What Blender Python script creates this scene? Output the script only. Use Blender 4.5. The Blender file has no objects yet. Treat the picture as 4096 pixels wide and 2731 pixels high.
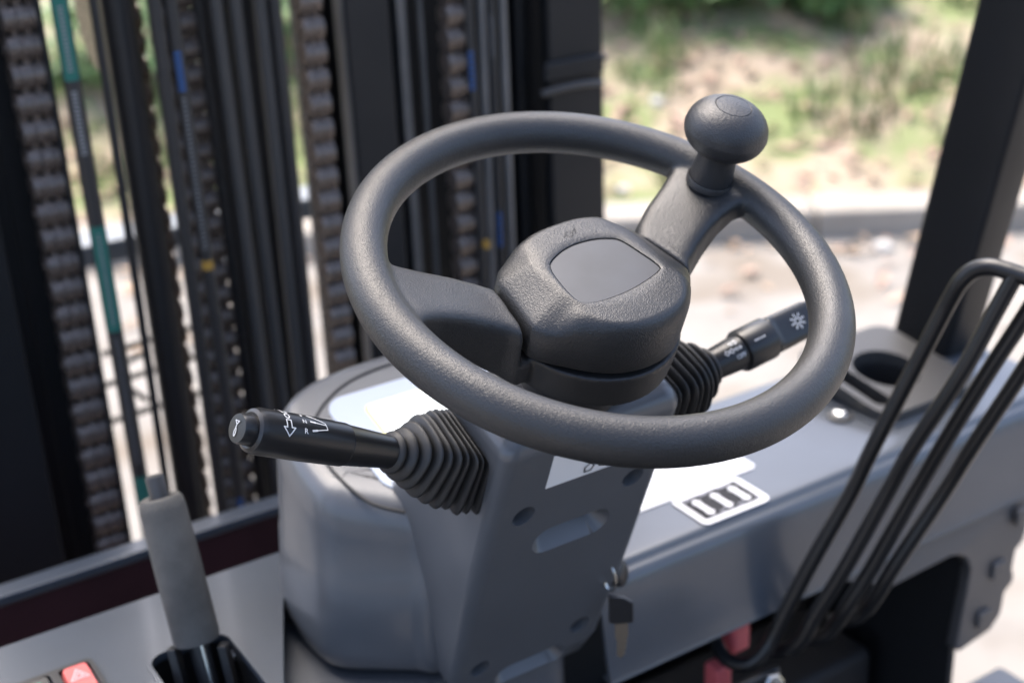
import bpy, bmesh, math, random
from math import sin, cos, pi, radians, sqrt, atan2
from mathutils import Vector, Matrix
random.seed(7)
S = bpy.context.scene
COL = S.collection

# ------------------------------------------------------------------ camera
CAM = Vector((-0.4344, -0.5957, 1.5717))
FWD = Vector((0.4876, 0.7795, -0.3932)).normalized()
RGT = Vector((0.8380, -0.5443, -0.0397)).normalized()
UPV = RGT.cross(FWD).normalized()
FPX = 5505.0
cam = bpy.data.cameras.new('camera'); camo = bpy.data.objects.new('camera', cam); COL.objects.link(camo)
m = Matrix((RGT, UPV, -FWD)).transposed().to_4x4(); m.translation = CAM
camo.matrix_world = m
cam.sensor_width = 36.0; cam.lens = FPX / 4096 * 36
cam.clip_start = 0.02; cam.clip_end = 400
cam.dof.use_dof = True; cam.dof.focus_distance = 0.745; cam.dof.aperture_fstop = 5.2
S.camera = camo

# ------------------------------------------------------------------ sky, sun, exposure
SUN_EL, SUN_AZ = radians(62), radians(5)      # azimuth measured clockwise from +Y
w = bpy.data.worlds.new('World'); S.world = w; w.use_nodes = True
nt = w.node_tree; bg = nt.nodes['Background']
sky = nt.nodes.new('ShaderNodeTexSky'); sky.sky_type = 'NISHITA'; sky.sun_disc = False
sky.sun_elevation = SUN_EL; sky.sun_rotation = SUN_AZ
sky.air_density = 0.75; sky.dust_density = 4.0; sky.ozone_density = 1.0
nt.links.new(sky.outputs[0], bg.inputs[0]); bg.inputs[1].default_value = 0.15
sl = bpy.data.lights.new('sun', 'SUN'); so = bpy.data.objects.new('sun', sl); COL.objects.link(so)
sl.energy = 1.35; sl.angle = radians(56); sl.color = (1.0, 0.93, 0.84)
sd = Vector((sin(SUN_AZ) * cos(SUN_EL), cos(SUN_AZ) * cos(SUN_EL), sin(SUN_EL)))
so.rotation_euler = sd.to_track_quat('Z', 'Y').to_euler(); so.location = (0, 0, 20)
S.view_settings.view_transform = 'Standard'; S.view_settings.look = 'None'
S.view_settings.exposure = 1.98; S.view_settings.gamma = 1.0
S.render.engine = 'CYCLES'

# ------------------------------------------------------------------ measuring helpers
def ray(x, y):
    return FWD + RGT * ((x - 2048) / FPX) - UPV * ((y - 1365.5) / FPX)
def hit(x, y, p0, n):
    d = ray(x, y); return CAM + d * ((p0 - CAM).dot(n) / d.dot(n))
def atx(x, y, v): return hit(x, y, Vector((v, 0, 0)), Vector((1, 0, 0)))
def aty(x, y, v): return hit(x, y, Vector((0, v, 0)), Vector((0, 1, 0)))
def atz(x, y, v): return hit(x, y, Vector((0, 0, v)), Vector((0, 0, 1)))
def atd(x, y, d): return CAM + ray(x, y) * d
TT = radians(22.25)
WC = Vector((0, 0, 1.30)); NN = Vector((0, -sin(TT), cos(TT))); EX = Vector((1, 0, 0)); EY = Vector((0, cos(TT), sin(TT)))
PSI = radians(6)
WU = EX * cos(PSI) + EY * sin(PSI); WV = EY * cos(PSI) - EX * sin(PSI)
def WF(u, v, h): return WC + WU * u + WV * v + NN * h        # steering wheel frame
def CF(x, e, h): return WC + EX * x + EY * e + NN * h        # steering column frame
def T(x, y, z): return Vector((x, y, z))

# ------------------------------------------------------------------ materials
def mat(name, col, rough=0.5, metal=0.0, spec=0.5, coat=0.0, bump=None, var=None, emit=None, dirt=None):
    m = bpy.data.materials.new(name); m.use_nodes = True
    n = m.node_tree.nodes; L = m.node_tree.links; b = n['Principled BSDF']
    b.inputs['Base Color'].default_value = (*col, 1); b.inputs['Roughness'].default_value = rough
    b.inputs['Metallic'].default_value = metal; b.inputs['Specular IOR Level'].default_value = spec
    b.inputs['Coat Weight'].default_value = coat; b.inputs['Coat Roughness'].default_value = 0.12
    tc = n.new('ShaderNodeTexCoord')
    if var:                                     # (scale, amount) slow tone change, also in gloss
        t = n.new('ShaderNodeTexNoise'); t.inputs['Scale'].default_value = var[0]; t.inputs['Detail'].default_value = 6
        L.new(tc.outputs['Object'], t.inputs['Vector'])
        r = n.new('ShaderNodeMapRange'); r.inputs[1].default_value = 0.3; r.inputs[2].default_value = 0.7
        r.inputs[3].default_value = 1 - var[1]; r.inputs[4].default_value = 1 + var[1]
        L.new(t.outputs[0], r.inputs[0])
        mx = n.new('ShaderNodeVectorMath'); mx.operation = 'SCALE'; mx.inputs[0].default_value = col
        L.new(r.outputs[0], mx.inputs['Scale']); L.new(mx.outputs[0], b.inputs['Base Color'])
        r2 = n.new('ShaderNodeMapRange'); r2.inputs[1].default_value = 0.3; r2.inputs[2].default_value = 0.7
        r2.inputs[3].default_value = rough * (1 + var[1] * .6); r2.inputs[4].default_value = rough * (1 - var[1] * .6)
        L.new(t.outputs[0], r2.inputs[0]); L.new(r2.outputs[0], b.inputs['Roughness'])
        src = mx.outputs[0]
    else: src = None
    if dirt:                                    # (colour, scale, threshold) specks of dust / wear
        t = n.new('ShaderNodeTexNoise'); t.inputs['Scale'].default_value = dirt[1]; t.inputs['Detail'].default_value = 8; t.inputs['Roughness'].default_value = 0.7
        L.new(tc.outputs['Object'], t.inputs['Vector'])
        r = n.new('ShaderNodeMapRange'); r.inputs[1].default_value = dirt[2]; r.inputs[2].default_value = dirt[2] + 0.12
        L.new(t.outputs[0], r.inputs[0])
        mx2 = n.new('ShaderNodeMix'); mx2.data_type = 'RGBA'
        L.new(r.outputs[0], mx2.inputs[0]); mx2.inputs[7].default_value = (*dirt[0], 1)
        if src: L.new(src, mx2.inputs[6])
        else: mx2.inputs[6].default_value = (*col, 1)
        L.new(mx2.outputs[2], b.inputs['Base Color'])
    if bump:                                    # (kind, scale, strength, distance)
        if bump[0] == 'grain':
            t0 = n.new('ShaderNodeTexNoise'); t0.inputs['Scale'].default_value = bump[1] * .5; t0.inputs['Detail'].default_value = 2
            L.new(tc.outputs['Object'], t0.inputs['Vector'])
            ad = n.new('ShaderNodeMix'); ad.data_type = 'RGBA'; ad.blend_type = 'LINEAR_LIGHT'; ad.inputs[0].default_value = 0.0025
            L.new(tc.outputs['Object'], ad.inputs[6]); L.new(t0.outputs['Color'], ad.inputs[7])
            t = n.new('ShaderNodeTexVoronoi'); t.inputs['Scale'].default_value = bump[1]; t.feature = 'SMOOTH_F1'
            L.new(ad.outputs[2], t.inputs['Vector'])
            out = t.outputs['Distance']
        else:
            t = n.new('ShaderNodeTexNoise'); t.inputs['Scale'].default_value = bump[1]; t.inputs['Detail'].default_value = 4
            L.new(tc.outputs['Object'], t.inputs['Vector']); out = t.outputs[0]
        bp = n.new('ShaderNodeBump'); bp.inputs['Strength'].default_value = bump[2]; bp.inputs['Distance'].default_value = bump[3]
        L.new(out, bp.inputs['Height']); L.new(bp.outputs[0], b.inputs['Normal'])
    if emit:
        b.inputs['Emission Color'].default_value = (*emit[0], 1); b.inputs['Emission Strength'].default_value = emit[1]
    return m
M = {}
M['rim'] = mat('grained black rim plastic', (.021, .0215, .022), .42, spec=.6, bump=('grain', 1050, .40, .0006), var=(18, .22), dirt=((.10, .095, .085), 900, .74))
M['hub'] = mat('grained black hub plastic', (.019, .0195, .020), .37, spec=.58, bump=('grain', 1050, .42, .00055), var=(26, .18))
M['hubside'] = mat('satin black hub plastic', (.015, .0155, .016), .45, bump=('noise', 900, .25, .0005))
M['emblem'] = mat('smooth black insert', (.030, .032, .035), .36, spec=.55, var=(45, .16), dirt=((.085, .085, .085), 70, .66))
M['knob'] = mat('black knob plastic', (.023, .024, .026), .42, spec=.55, bump=('grain', 900, .40, .0006), var=(40, .15))
M['dash'] = mat('slate grey moulded dash', (.053, .062, .075), .32, coat=.45, bump=('noise', 420, .07, .0008), var=(9, .14), dirt=((.15, .148, .142), 230, .70))
M['column'] = mat('slate grey column plastic', (.088, .093, .101), .37, coat=.22, bump=('noise', 900, .06, .0004), var=(12, .08), dirt=((.10, .10, .10), 500, .80))
M['black'] = mat('black moulded plastic', (.016, .016, .017), .42, bump=('noise', 900, .2, .0004))
M['stalk'] = mat('satin black stalk', (.010, .0105, .0115), .34, var=(60, .1))
M['rubber'] = mat('black rubber boot', (.014, .0145, .015), .5, var=(80, .15))
M['mast'] = mat('black painted mast steel', (.010, .011, .0125), .42, spec=.3, bump=('noise', 60, .08, .001), var=(8, .25))
M['mastedge'] = mat('grey rail and pipe steel', (.15, .145, .14), .45, .3, var=(14, .25))
M['chain'] = mat('oiled chain steel', (.150, .122, .104), .29, .45, var=(90, .35), dirt=((.045, .020, .014), 110, .56))
M['hose'] = mat('black hydraulic hose', (.018, .018, .019), .42, bump=('noise', 400, .15, .0006))
M['hosegrey'] = mat('grey black hose', (.038, .037, .036), .45)
M['green'] = mat('green hose print', (.008, .125, .095), .6)
M['blue'] = mat('blue hose print', (.012, .085, .27), .6)
M['greyprint'] = mat('grey hose print', (.22, .22, .22), .6)
M['maroon'] = mat('dark maroon frame paint', (.050, .020, .024), .30, var=(12, .2))
M['foam'] = mat('grey foam grip', (.100, .096, .088), .85, spec=.25, bump=('noise', 600, .4, .001), var=(38, .20))
M['steel'] = mat('bright zinc steel', (.55, .55, .53), .25, 1.0)
M['white'] = mat('white sticker vinyl', (.80, .80, .80), .4)
M['ink'] = mat('black sticker print', (.02, .02, .022), .6, spec=.2)
M['greyink'] = mat('grey sticker print', (.25, .25, .28), .5)
M['print'] = mat('white pad print', (.62, .64, .66), .5)
M['red'] = mat('red plastic', (.75, .15, .16), .35)
M['hazard'] = mat('translucent red rocker', (.62, .13, .12), .3)
M['greenled'] = mat('green rocker mark', (.04, .30, .20), .3)
M['lcd'] = mat('glowing pale display glass', (.75, .80, .78), .15, emit=((.95, 1.0, .97), .35))  # white reflection on the glass, put in as pale colour and weak emission
M['lcdrim'] = mat('yellow display border', (.72, .62, .22), .4)
M['bezel'] = mat('light blue grey panel film', (.34, .39, .46), .35)
M['groove'] = mat('dark seam', (.012, .012, .013), .6)
M['brass'] = mat('worn key steel', (.42, .36, .29), .35, .9)
M['cream'] = mat('cream cable sleeve', (.21, .185, .15), .6)
M['yellow'] = mat('yellow paint dab', (.40, .22, .03), .6)
M['bluegrey'] = mat('sky tinted grey steel', (.14, .16, .18), .5)  # sky reflected by the carriage bar, put into the pale blue colour
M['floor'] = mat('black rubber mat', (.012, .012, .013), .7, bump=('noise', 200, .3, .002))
M['paper'] = mat('white paper scrap', (.55, .53, .49), .8)
M['leaf0'] = mat('bush leaf green', (.16, .28, .10), .5, var=(3, .4))
M['leaf1'] = mat('bush leaf dark green', (.15, .26, .09), .5, var=(3, .4))
M['grass0'] = mat('grass green', (.145, .215, .07), .6, var=(2, .4))
M['grass1'] = mat('grass dry', (.36, .30, .18), .7, var=(2, .3))
M['litter0'] = mat('fallen leaf tan', (.36, .26, .175), .8, var=(3, .3))
M['litter1'] = mat('fallen leaf pinkish', (.40, .275, .21), .8, var=(3, .3))
M['twig'] = mat('twig bark', (.11, .08, .055), .9)

def ramp_mat(name, stops, scale, rough=.9, detail=8, bump=.3, second=None):
    m = bpy.data.materials.new(name); m.use_nodes = True
    n = m.node_tree.nodes; L = m.node_tree.links; b = n['Principled BSDF']
    tc = n.new('ShaderNodeTexCoord'); t = n.new('ShaderNodeTexNoise')
    t.inputs['Scale'].default_value = scale; t.inputs['Detail'].default_value = detail; t.inputs['Roughness'].default_value = .62
    L.new(tc.outputs['Object'], t.inputs['Vector'])
    r = n.new('ShaderNodeValToRGB'); L.new(t.outputs[0], r.inputs[0])
    while len(r.color_ramp.elements) < len(stops): r.color_ramp.elements.new(.5)
    for e, (p, c) in zip(r.color_ramp.elements, stops): e.position = p; e.color = (*c, 1)
    out = r.outputs[0]
    if second:
        t2 = n.new('ShaderNodeTexNoise'); t2.inputs['Scale'].default_value = second[0]; t2.inputs['Detail'].default_value = 5
        L.new(tc.outputs['Object'], t2.inputs['Vector'])
        mr = n.new('ShaderNodeMapRange'); mr.inputs[1].default_value = second[2]; mr.inputs[2].default_value = second[3]
        L.new(t2.outputs[0], mr.inputs[0])
        mx = n.new('ShaderNodeMix'); mx.data_type = 'RGBA'; L.new(mr.outputs[0], mx.inputs[0]); L.new(out, mx.inputs[6]); mx.inputs[7].default_value = (*second[1], 1)
        out = mx.outputs[2]
    L.new(out, b.inputs['Base Color']); b.inputs['Roughness'].default_value = rough
    bp = n.new('ShaderNodeBump'); bp.inputs['Strength'].default_value = bump; bp.inputs['Distance'].default_value = .02
    L.new(t.outputs[0], bp.inputs['Height']); L.new(bp.outputs[0], b.inputs['Normal'])
    return m
M['concrete'] = ramp_mat('pale concrete', [(.3, (.19, .175, .155)), (.7, (.265, .25, .226))], 3, second=(2.2, (.14, .112, .08), .50, .70))
M['kerb'] = ramp_mat('kerb concrete', [(.3, (.25, .225, .19)), (.7, (.34, .31, .265))], 5)
M['soil'] = ramp_mat('bank soil', [(.3, (.22, .175, .12)), (.5, (.32, .255, .18)), (.7, (.39, .31, .23))], 7, second=(3.2, (.165, .20, .075), .44, .58))

# ------------------------------------------------------------------ mesh helpers
def finish(me, mt, smooth=True, angle=38):
    me.validate()
    if mt: me.materials.append(mt)
    if smooth:
        me.shade_smooth(); me.set_sharp_from_angle(angle=radians(angle))
def mk(name, vs, fs, mt, parent=None, smooth=True, angle=38, bevel=0, seg=2, kind=None):
    me = bpy.data.meshes.new(name); me.from_pydata([tuple(v) for v in vs], [], fs)
    bm = bmesh.new(); bm.from_mesh(me); bmesh.ops.recalc_face_normals(bm, faces=bm.faces); bm.to_mesh(me); bm.free()
    finish(me, mt, smooth, angle)
    o = bpy.data.objects.new(name, me); COL.objects.link(o); o.parent = parent
    if bevel: addbevel(o, bevel, seg)
    if kind: o['kind'] = kind
    return o
def addbevel(o, wdt, seg=2, ang=30):
    b = o.modifiers.new('bevel', 'BEVEL'); b.width = wdt; b.segments = seg; b.limit_method = 'ANGLE'; b.angle_limit = radians(ang)
    b.use_clamp_overlap = True; b.harden_normals = True
def loft(rings, cap0=True, cap1=True, closed=True):
    n = len(rings[0]); vs = [p for r in rings for p in r]; fs = []
    for i in range(len(rings) - 1):
        for j in range(n if closed else n - 1):
            k = (j + 1) % n
            fs.append((i * n + j, i * n + k, (i + 1) * n + k, (i + 1) * n + j))
    if cap0: fs.append(tuple(reversed(range(n))))
    if cap1: fs.append(tuple((len(rings) - 1) * n + j for j in range(n)))
    return vs, fs
def join(*parts):
    vs, fs = [], []
    for v, f in parts:
        o = len(vs); vs += list(v); fs += [tuple(i + o for i in q) for q in f]
    return vs, fs
def boxg(x0, x1, y0, y1, z0, z1, fr=T):
    vs = [fr(x, y, z) for z in (z0, z1) for x, y in ((x0, y0), (x1, y0), (x1, y1), (x0, y1))]
    return vs, [(3, 2, 1, 0), (4, 5, 6, 7), (0, 1, 5, 4), (1, 2, 6, 5), (2, 3, 7, 6), (3, 0, 4, 7)]
def prism(outline, h0, h1, fr):
    return loft([[fr(a, b, h0) for a, b in outline], [fr(a, b, h1) for a, b in outline]])
def catmull(pts, sub=6, closed=False):
    n = len(pts); out = []
    for i in range(n if closed else n - 1):
        g = lambda k: pts[k % n] if closed else pts[max(0, min(n - 1, k))]
        p0, p1, p2, p3 = g(i - 1), g(i), g(i + 1), g(i + 2)
        for s in range(sub):
            t = s / sub
            out.append(tuple(.5 * (2 * b + (c - a) * t + (2 * a - 5 * b + 4 * c - d) * t * t + (3 * b - a - 3 * c + d) * t ** 3) for a, b, c, d in zip(p0, p1, p2, p3)))
    if not closed: out.append(tuple(pts[-1]))
    return out
def tube(pts, rad, n=12, caps=True):
    pts = [Vector(p) for p in pts]; rings = []; prev = None
    for i, p in enumerate(pts):
        d = (pts[min(i + 1, len(pts) - 1)] - pts[max(i - 1, 0)]).normalized()
        if prev is None:
            a = Vector((0, 0, 1)) if abs(d.z) < .9 else Vector((1, 0, 0)); u = d.cross(a).normalized()
        else: u = (prev - d * prev.dot(d)).normalized()
        prev = u; v = d.cross(u); r = rad[i] if isinstance(rad, (list, tuple)) else rad
        rings.append([p + u * (r * cos(2 * pi * k / n)) + v * (r * sin(2 * pi * k / n)) for k in range(n)])
    return loft(rings, caps, caps)
def axes(d):
    d = Vector(d).normalized(); a = Vector((0, 0, 1)) if abs(d.z) < .9 else Vector((1, 0, 0))
    u = d.cross(a).normalized(); return u, d.cross(u), d
def lathe(prof, org, d, n=32, cap=True):
    u, v, d = axes(d)
    return loft([[org + d * h + u * (r * cos(2 * pi * k / n)) + v * (r * sin(2 * pi * k / n)) for k in range(n)] for r, h in prof], cap, cap)
def rrect(x0, x1, y0, y1, r, n=5):
    out = []
    for cx, cy, a in ((x1 - r, y1 - r, 0), (x0 + r, y1 - r, 90), (x0 + r, y0 + r, 180), (x1 - r, y0 + r, 270)):
        for k in range(n + 1):
            t = radians(a + 90 * k / n); out.append((cx + r * cos(t), cy + r * sin(t)))
    return out
def circ(cx, cy, r, n=24): return [(cx + r * cos(2 * pi * k / n), cy + r * sin(2 * pi * k / n)) for k in range(n)]
def offset(pl, d):                                # inward offset of a CCW outline
    n = len(pl); out = []
    for i in range(n):
        a, b, c = Vector(pl[i - 1]), Vector(pl[i]), Vector(pl[(i + 1) % n])
        e = (c - a); nn = Vector((-e.y, e.x)).normalized(); out.append((b.x + nn.x * d, b.y + nn.y * d))
    return out
def plate(outer, holes, h0, h1, fr):              # flat sheet with holes and thickness
    bm = bmesh.new()
    for lp in [outer] + holes:
        vv = [bm.verts.new((a, b, 0)) for a, b in lp]
        for i in range(len(vv)): bm.edges.new((vv[i], vv[(i + 1) % len(vv)]))
    bmesh.ops.triangle_fill(bm, use_beauty=True, use_dissolve=False, edges=bm.edges[:])
    g = bmesh.ops.extrude_face_region(bm, geom=bm.faces[:])
    for v in g['geom']:
        if isinstance(v, bmesh.types.BMVert): v.co.z = 1
    bm.verts.index_update()
    vs = [fr(v.co.x, v.co.y, h1 if v.co.z > .5 else h0) for v in bm.verts]; fs = [tuple(v.index for v in f.verts) for f in bm.faces]
    bm.free(); return vs, fs
def evaluated(o):
    dg = bpy.context.evaluated_depsgraph_get(); return bpy.data.meshes.new_from_object(o.evaluated_get(dg))
def cut(o, cutters, mt, angle=38):                # subtract closed shapes from an object's mesh
    o2 = mk('cutter', *join(*cutters), None)
    b = o.modifiers.new('cut', 'BOOLEAN'); b.operation = 'DIFFERENCE'; b.object = o2; b.solver = 'EXACT'; b.use_self = True
    me = evaluated(o); o.modifiers.clear(); old = o.data; o.data = me
    bpy.data.objects.remove(o2); bpy.data.meshes.remove(old)
    me.materials.clear(); finish(me, mt, True, angle)
    wn = o.modifiers.new('wn', 'WEIGHTED_NORMAL'); wn.keep_sharp = True
def empty(name, loc=(0, 0, 0), parent=None):
    o = bpy.data.objects.new(name, None); o.empty_display_size = .1; COL.objects.link(o); o.location = loc; o.parent = parent; return o
def tag(o, label, cat, group=None, kind=None):
    if label: o['label'] = label
    if cat: o['category'] = cat
    if group: o['group'] = group
    if kind: o['kind'] = kind
    return o
def lab(o, s): o['label'] = s; return o
def ribbon(pts, wd, closed=False):                # flat stroke in 2D
    vs, fs = [], []; fine = []
    for i in range(len(pts) if closed else len(pts) - 1):
        a, b = Vector(pts[i]), Vector(pts[(i + 1) % len(pts)]); k = max(1, int((b - a).length / .0007))
        fine += [(a.lerp(b, q / k), a.lerp(b, (q + 1) / k)) for q in range(k)]
    for a, b in fine:
        d = (b - a).normalized(); q = Vector((-d.y, d.x)) * wd * .5; e = d * wd * .35
        k = len(vs); vs += [a - e + q, a - e - q, b + e - q, b + e + q]; fs.append((k, k + 1, k + 2, k + 3))
    return [(v.x, v.y) for v in vs], fs
def textg(s, size):
    cu = bpy.data.curves.new('t', 'FONT'); cu.body = s; cu.size = size; cu.align_x = 'CENTER'; cu.align_y = 'CENTER'; cu.resolution_u = 2; cu.offset = size * .012
    o = bpy.data.objects.new('t', cu); COL.objects.link(o); bpy.context.view_layer.update()
    me = evaluated(o); vs = [(v.co.x, v.co.y) for v in me.vertices]; fs = [tuple(p.vertices) for p in me.polygons]
    bpy.data.objects.remove(o); bpy.data.curves.remove(cu); bpy.data.meshes.remove(me); return vs, fs

# ================================================================== GROUND, KERB, BANK
KD = Vector((.841, -.541, 0)).normalized(); KN = Vector((.541, .841, 0)).normalized()
K0 = Vector((2.818, 2.612, 0))
def KF(a, b, z): return K0 + KD * a + KN * b + Vector((0, 0, z))
vs, fs = [], []
nx, ny = 40, 40
for j in range(ny + 1):
    for i in range(nx + 1):
        vs.append(KF(-30 + 60 * i / nx, -30 + 30.02 * j / ny, 0))
for j in range(ny):
    for i in range(nx): a = j * (nx + 1) + i; fs.append((a, a + 1, a + nx + 2, a + nx + 1))
g = mk('ground', vs, fs, M['concrete']); g['kind'] = 'structure'; g['label'] = 'pale sunlit concrete yard beside the forklift'
kerb = empty('kerb', KF(0, 0, 0)); kerb['kind'] = 'structure'; kerb['label'] = 'low concrete kerb along the foot of the bank'
kv, kf = boxg(.004, .996, 0, .2, -.05, .1)
kme = None
for i in range(-9, 7):
    if kme is None:
        o = mk('kerb_stone', kv, kf, M['kerb'], kerb, bevel=.012, seg=3); kme = o.data
    else:
        o = bpy.data.objects.new('kerb_stone', kme); COL.objects.link(o); o.parent = kerb; addbevel(o, .012, 3)
    o.matrix_local = Matrix.Translation(KD * (i * 1.0) + Vector((0, 0, random.uniform(-.004, .004)))) @ Matrix.Rotation(atan2(KD.y, KD.x) + random.uniform(-.004, .004), 4, 'Z')
def bankz(a, b):
    return .07 + max(0, b - .1) * .24 + .05 * sin(a * 1.7 + b) * min(1, max(0, b - .3)) + .03 * sin(3.1 * a - 2.3 * b) * min(1, max(0, b - .3))
vs, fs = [], []; nx, ny = 90, 60
for j in range(ny + 1):
    for i in range(nx + 1):
        a = -22 + 44 * i / nx; b = .17 + 28 * (j / ny) ** 1.7
        vs.append(KF(a, b, bankz(a, b)))
for j in range(ny):
    for i in range(nx): a = j * (nx + 1) + i; fs.append((a, a + 1, a + nx + 2, a + nx + 1))
g = mk('grass_bank', vs, fs, M['soil']); g['kind'] = 'structure'; g['label'] = 'brown earth bank rising behind the kerb'

def scatter(name, n, fn, mats, label, cat):
    vs, fs, mi = [], [], []
    for i in range(n):
        v, f, k = fn(); o = len(vs); vs += v; fs += [tuple(q + o for q in t) for t in f]; mi += [k] * len(f)
    me = bpy.data.meshes.new(name); me.from_pydata([tuple(v) for v in vs], [], fs)
    for q in mats: me.materials.append(M[q])
    me.polygons.foreach_set('material_index', mi); me.update()
    o = bpy.data.objects.new(name, me); COL.objects.link(o); tag(o, label, cat, None, 'stuff'); return o
clumps = [(random.uniform(-8, 5), .35 + 6.5 * random.random() ** 1.1, random.uniform(.06, .28)) for _ in range(420)]
def blade():
    ca, cb, cr = random.choice(clumps); r = cr * sqrt(random.random()); t = random.uniform(0, 2 * pi)
    a, b = ca + r * cos(t), max(.28, cb + r * sin(t)); h = random.uniform(.05, .16); wd = random.uniform(.004, .009)
    p = KF(a, b, bankz(a, b)); q = random.uniform(0, 2 * pi); dx = Vector((cos(q), sin(q), 0)); ln = Vector((random.gauss(0, .5), random.gauss(0, .5), 0)) * h
    mdl = p + ln * .35 + Vector((0, 0, h * .6))
    return [p - dx * wd, p + dx * wd, mdl + dx * wd * .7, mdl - dx * wd * .7, p + ln + Vector((0, 0, h))], [(0, 1, 2, 3), (3, 2, 4)], 0 if random.random() < .72 else 1
scatter('grass', 26000, blade, ['grass0', 'grass1'], 'patchy green and dry grass growing on the bank', 'grass')
def fallen():
    a = random.uniform(-8, 5); b = random.choice([random.uniform(.2, 1.6), random.uniform(.2, 6), random.uniform(.2, 6)])
    z = bankz(a, b)
    if random.random() < .12: b = -.04 - .9 * random.random() ** 2; z = .004
    p = KF(a, b, z + random.uniform(.002, .02)); s = random.uniform(.02, .05); q = random.uniform(0, 2 * pi)
    u = Vector((cos(q), sin(q), random.uniform(-.35, .35))) * s; v = Vector((-sin(q), cos(q), random.uniform(-.35, .35))) * s * .5; up = Vector((0, 0, s * random.uniform(0, .3)))
    return [p - u, p - u * .3 + v + up, p + u, p - u * .3 - v + up], [(0, 1, 2, 3)], 0 if random.random() < .55 else 1
scatter('leaf_litter', 5200, fallen, ['litter0', 'litter1'], 'tan and pinkish fallen leaves lying over the bank', 'leaves')

def shrub(a, b, rx, h, n, mt, label):
    base = KF(a, b, bankz(a, b) - .02); r = empty('shrub', base); tag(r, label, 'shrub', 'shrubs along the top of the bank')
    parts = []
    for k in range(7):
        t = random.uniform(0, 2 * pi); e = Vector((cos(t) * rx * .6, sin(t) * rx * .6, h * random.uniform(.5, .85)))
        parts.append(tube([Vector((0, 0, 0)), e * .45 + Vector((0, 0, h * .1)), e], [.016, .011, .005], 6))
    mk('stem', *join(*parts), M['twig'], r)
    vs, fs = [], []
    for k in range(n):
        t = random.uniform(0, 2 * pi); q = random.random() ** .5; zz = random.random()
        rr = rx * q * (.55 + .6 * sin(pi * min(1, zz * .9 + .1))) * (1 + .25 * sin(3 * t + a * 5) + .15 * sin(7 * t))
        c = Vector((rr * cos(t), rr * sin(t), h * (.08 + .92 * zz) * (1 - .25 * q)))
        s = random.uniform(.025, .06); d = Vector((random.gauss(0, 1), random.gauss(0, 1), random.gauss(.3, .6))).normalized(); u, v, d2 = axes(d)
        o = len(vs); vs += [c - d * s, c + u * s * .42, c + d * s, c - u * s * .42]; fs.append((o, o + 1, o + 2, o + 3))
    mk('crown', vs, fs, mt, r, smooth=False)
def scrap(px, py, zz, s, label, seed):
    p = atz(px, py, zz); rnd = random.Random(seed); bm = bmesh.new(); bmesh.ops.create_icosphere(bm, subdivisions=2, radius=s)
    for v in bm.verts: v.co *= rnd.uniform(.65, 1.2); v.co.z *= .55
    vs = [v.co.copy() for v in bm.verts]; fs = [tuple(v.index for v in f.verts) for f in bm.faces]; bm.free()
    o = mk('litter_scrap', vs, fs, M['paper'], smooth=False); o.location = p + Vector((0, 0, s * .3)); tag(o, label, 'litter', 'litter scraps on the ground')
def bank_hit(px, py):
    d = ray(px, py); lo, hi = 2.0, 14.0
    for _ in range(40):
        mid = (lo + hi) / 2; p = CAM + d * mid; q = p - K0; aa, bb = q.dot(KD), q.dot(KN)
        if p.z > (bankz(aa, bb) if bb > .17 else 0): lo = mid
        else: hi = mid
    return CAM + d * lo
for px, py, rx, h, n, k, lb in [(2570, 10, .40, .35, 1300, 1, 'dark green leafy shrub at the top of the bank, beside the right mast rail'),
                              (3330, 25, .26, .32, 900, 1, 'dark green shrub at the top of the bank, between spinner knob and guard post'),
                              (2960, -40, .45, .45, 1200, 0, 'mid green shrub at the top of the bank, above the spinner knob'),
                              (1345, 215, .32, .7, 1300, 0, 'bright green shrub glimpsed between leaf chain and inner mast rail'),
                              (540, 300, .42, .5, 1200, 0, 'pale green shrub seen between the hydraulic hoses at the left')]:
    q = bank_hit(px, py) - K0; shrub(q.dot(KD), q.dot(KN), rx, h, n, M['leaf%d' % k], lb)
for (px, py, s, lb, sd) in [(2625, 415, .030, 'white scrap lying on the bank just right of the mast', 1), (3530, 1000, .035, 'white scrap at the foot of the kerb near the guard post', 2), (2490, 765, .025, 'pale scrap on the bank framed by the steering wheel opening', 3)]:
    p = bank_hit(px, py); scrap(px, py, p.z, s, lb, sd)

# ================================================================== FORKLIFT
fl = empty('forklift', (0, 0, 0)); tag(fl, 'dark grey forklift cockpit with steering wheel, mast chains and hoses', 'forklift')

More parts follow.
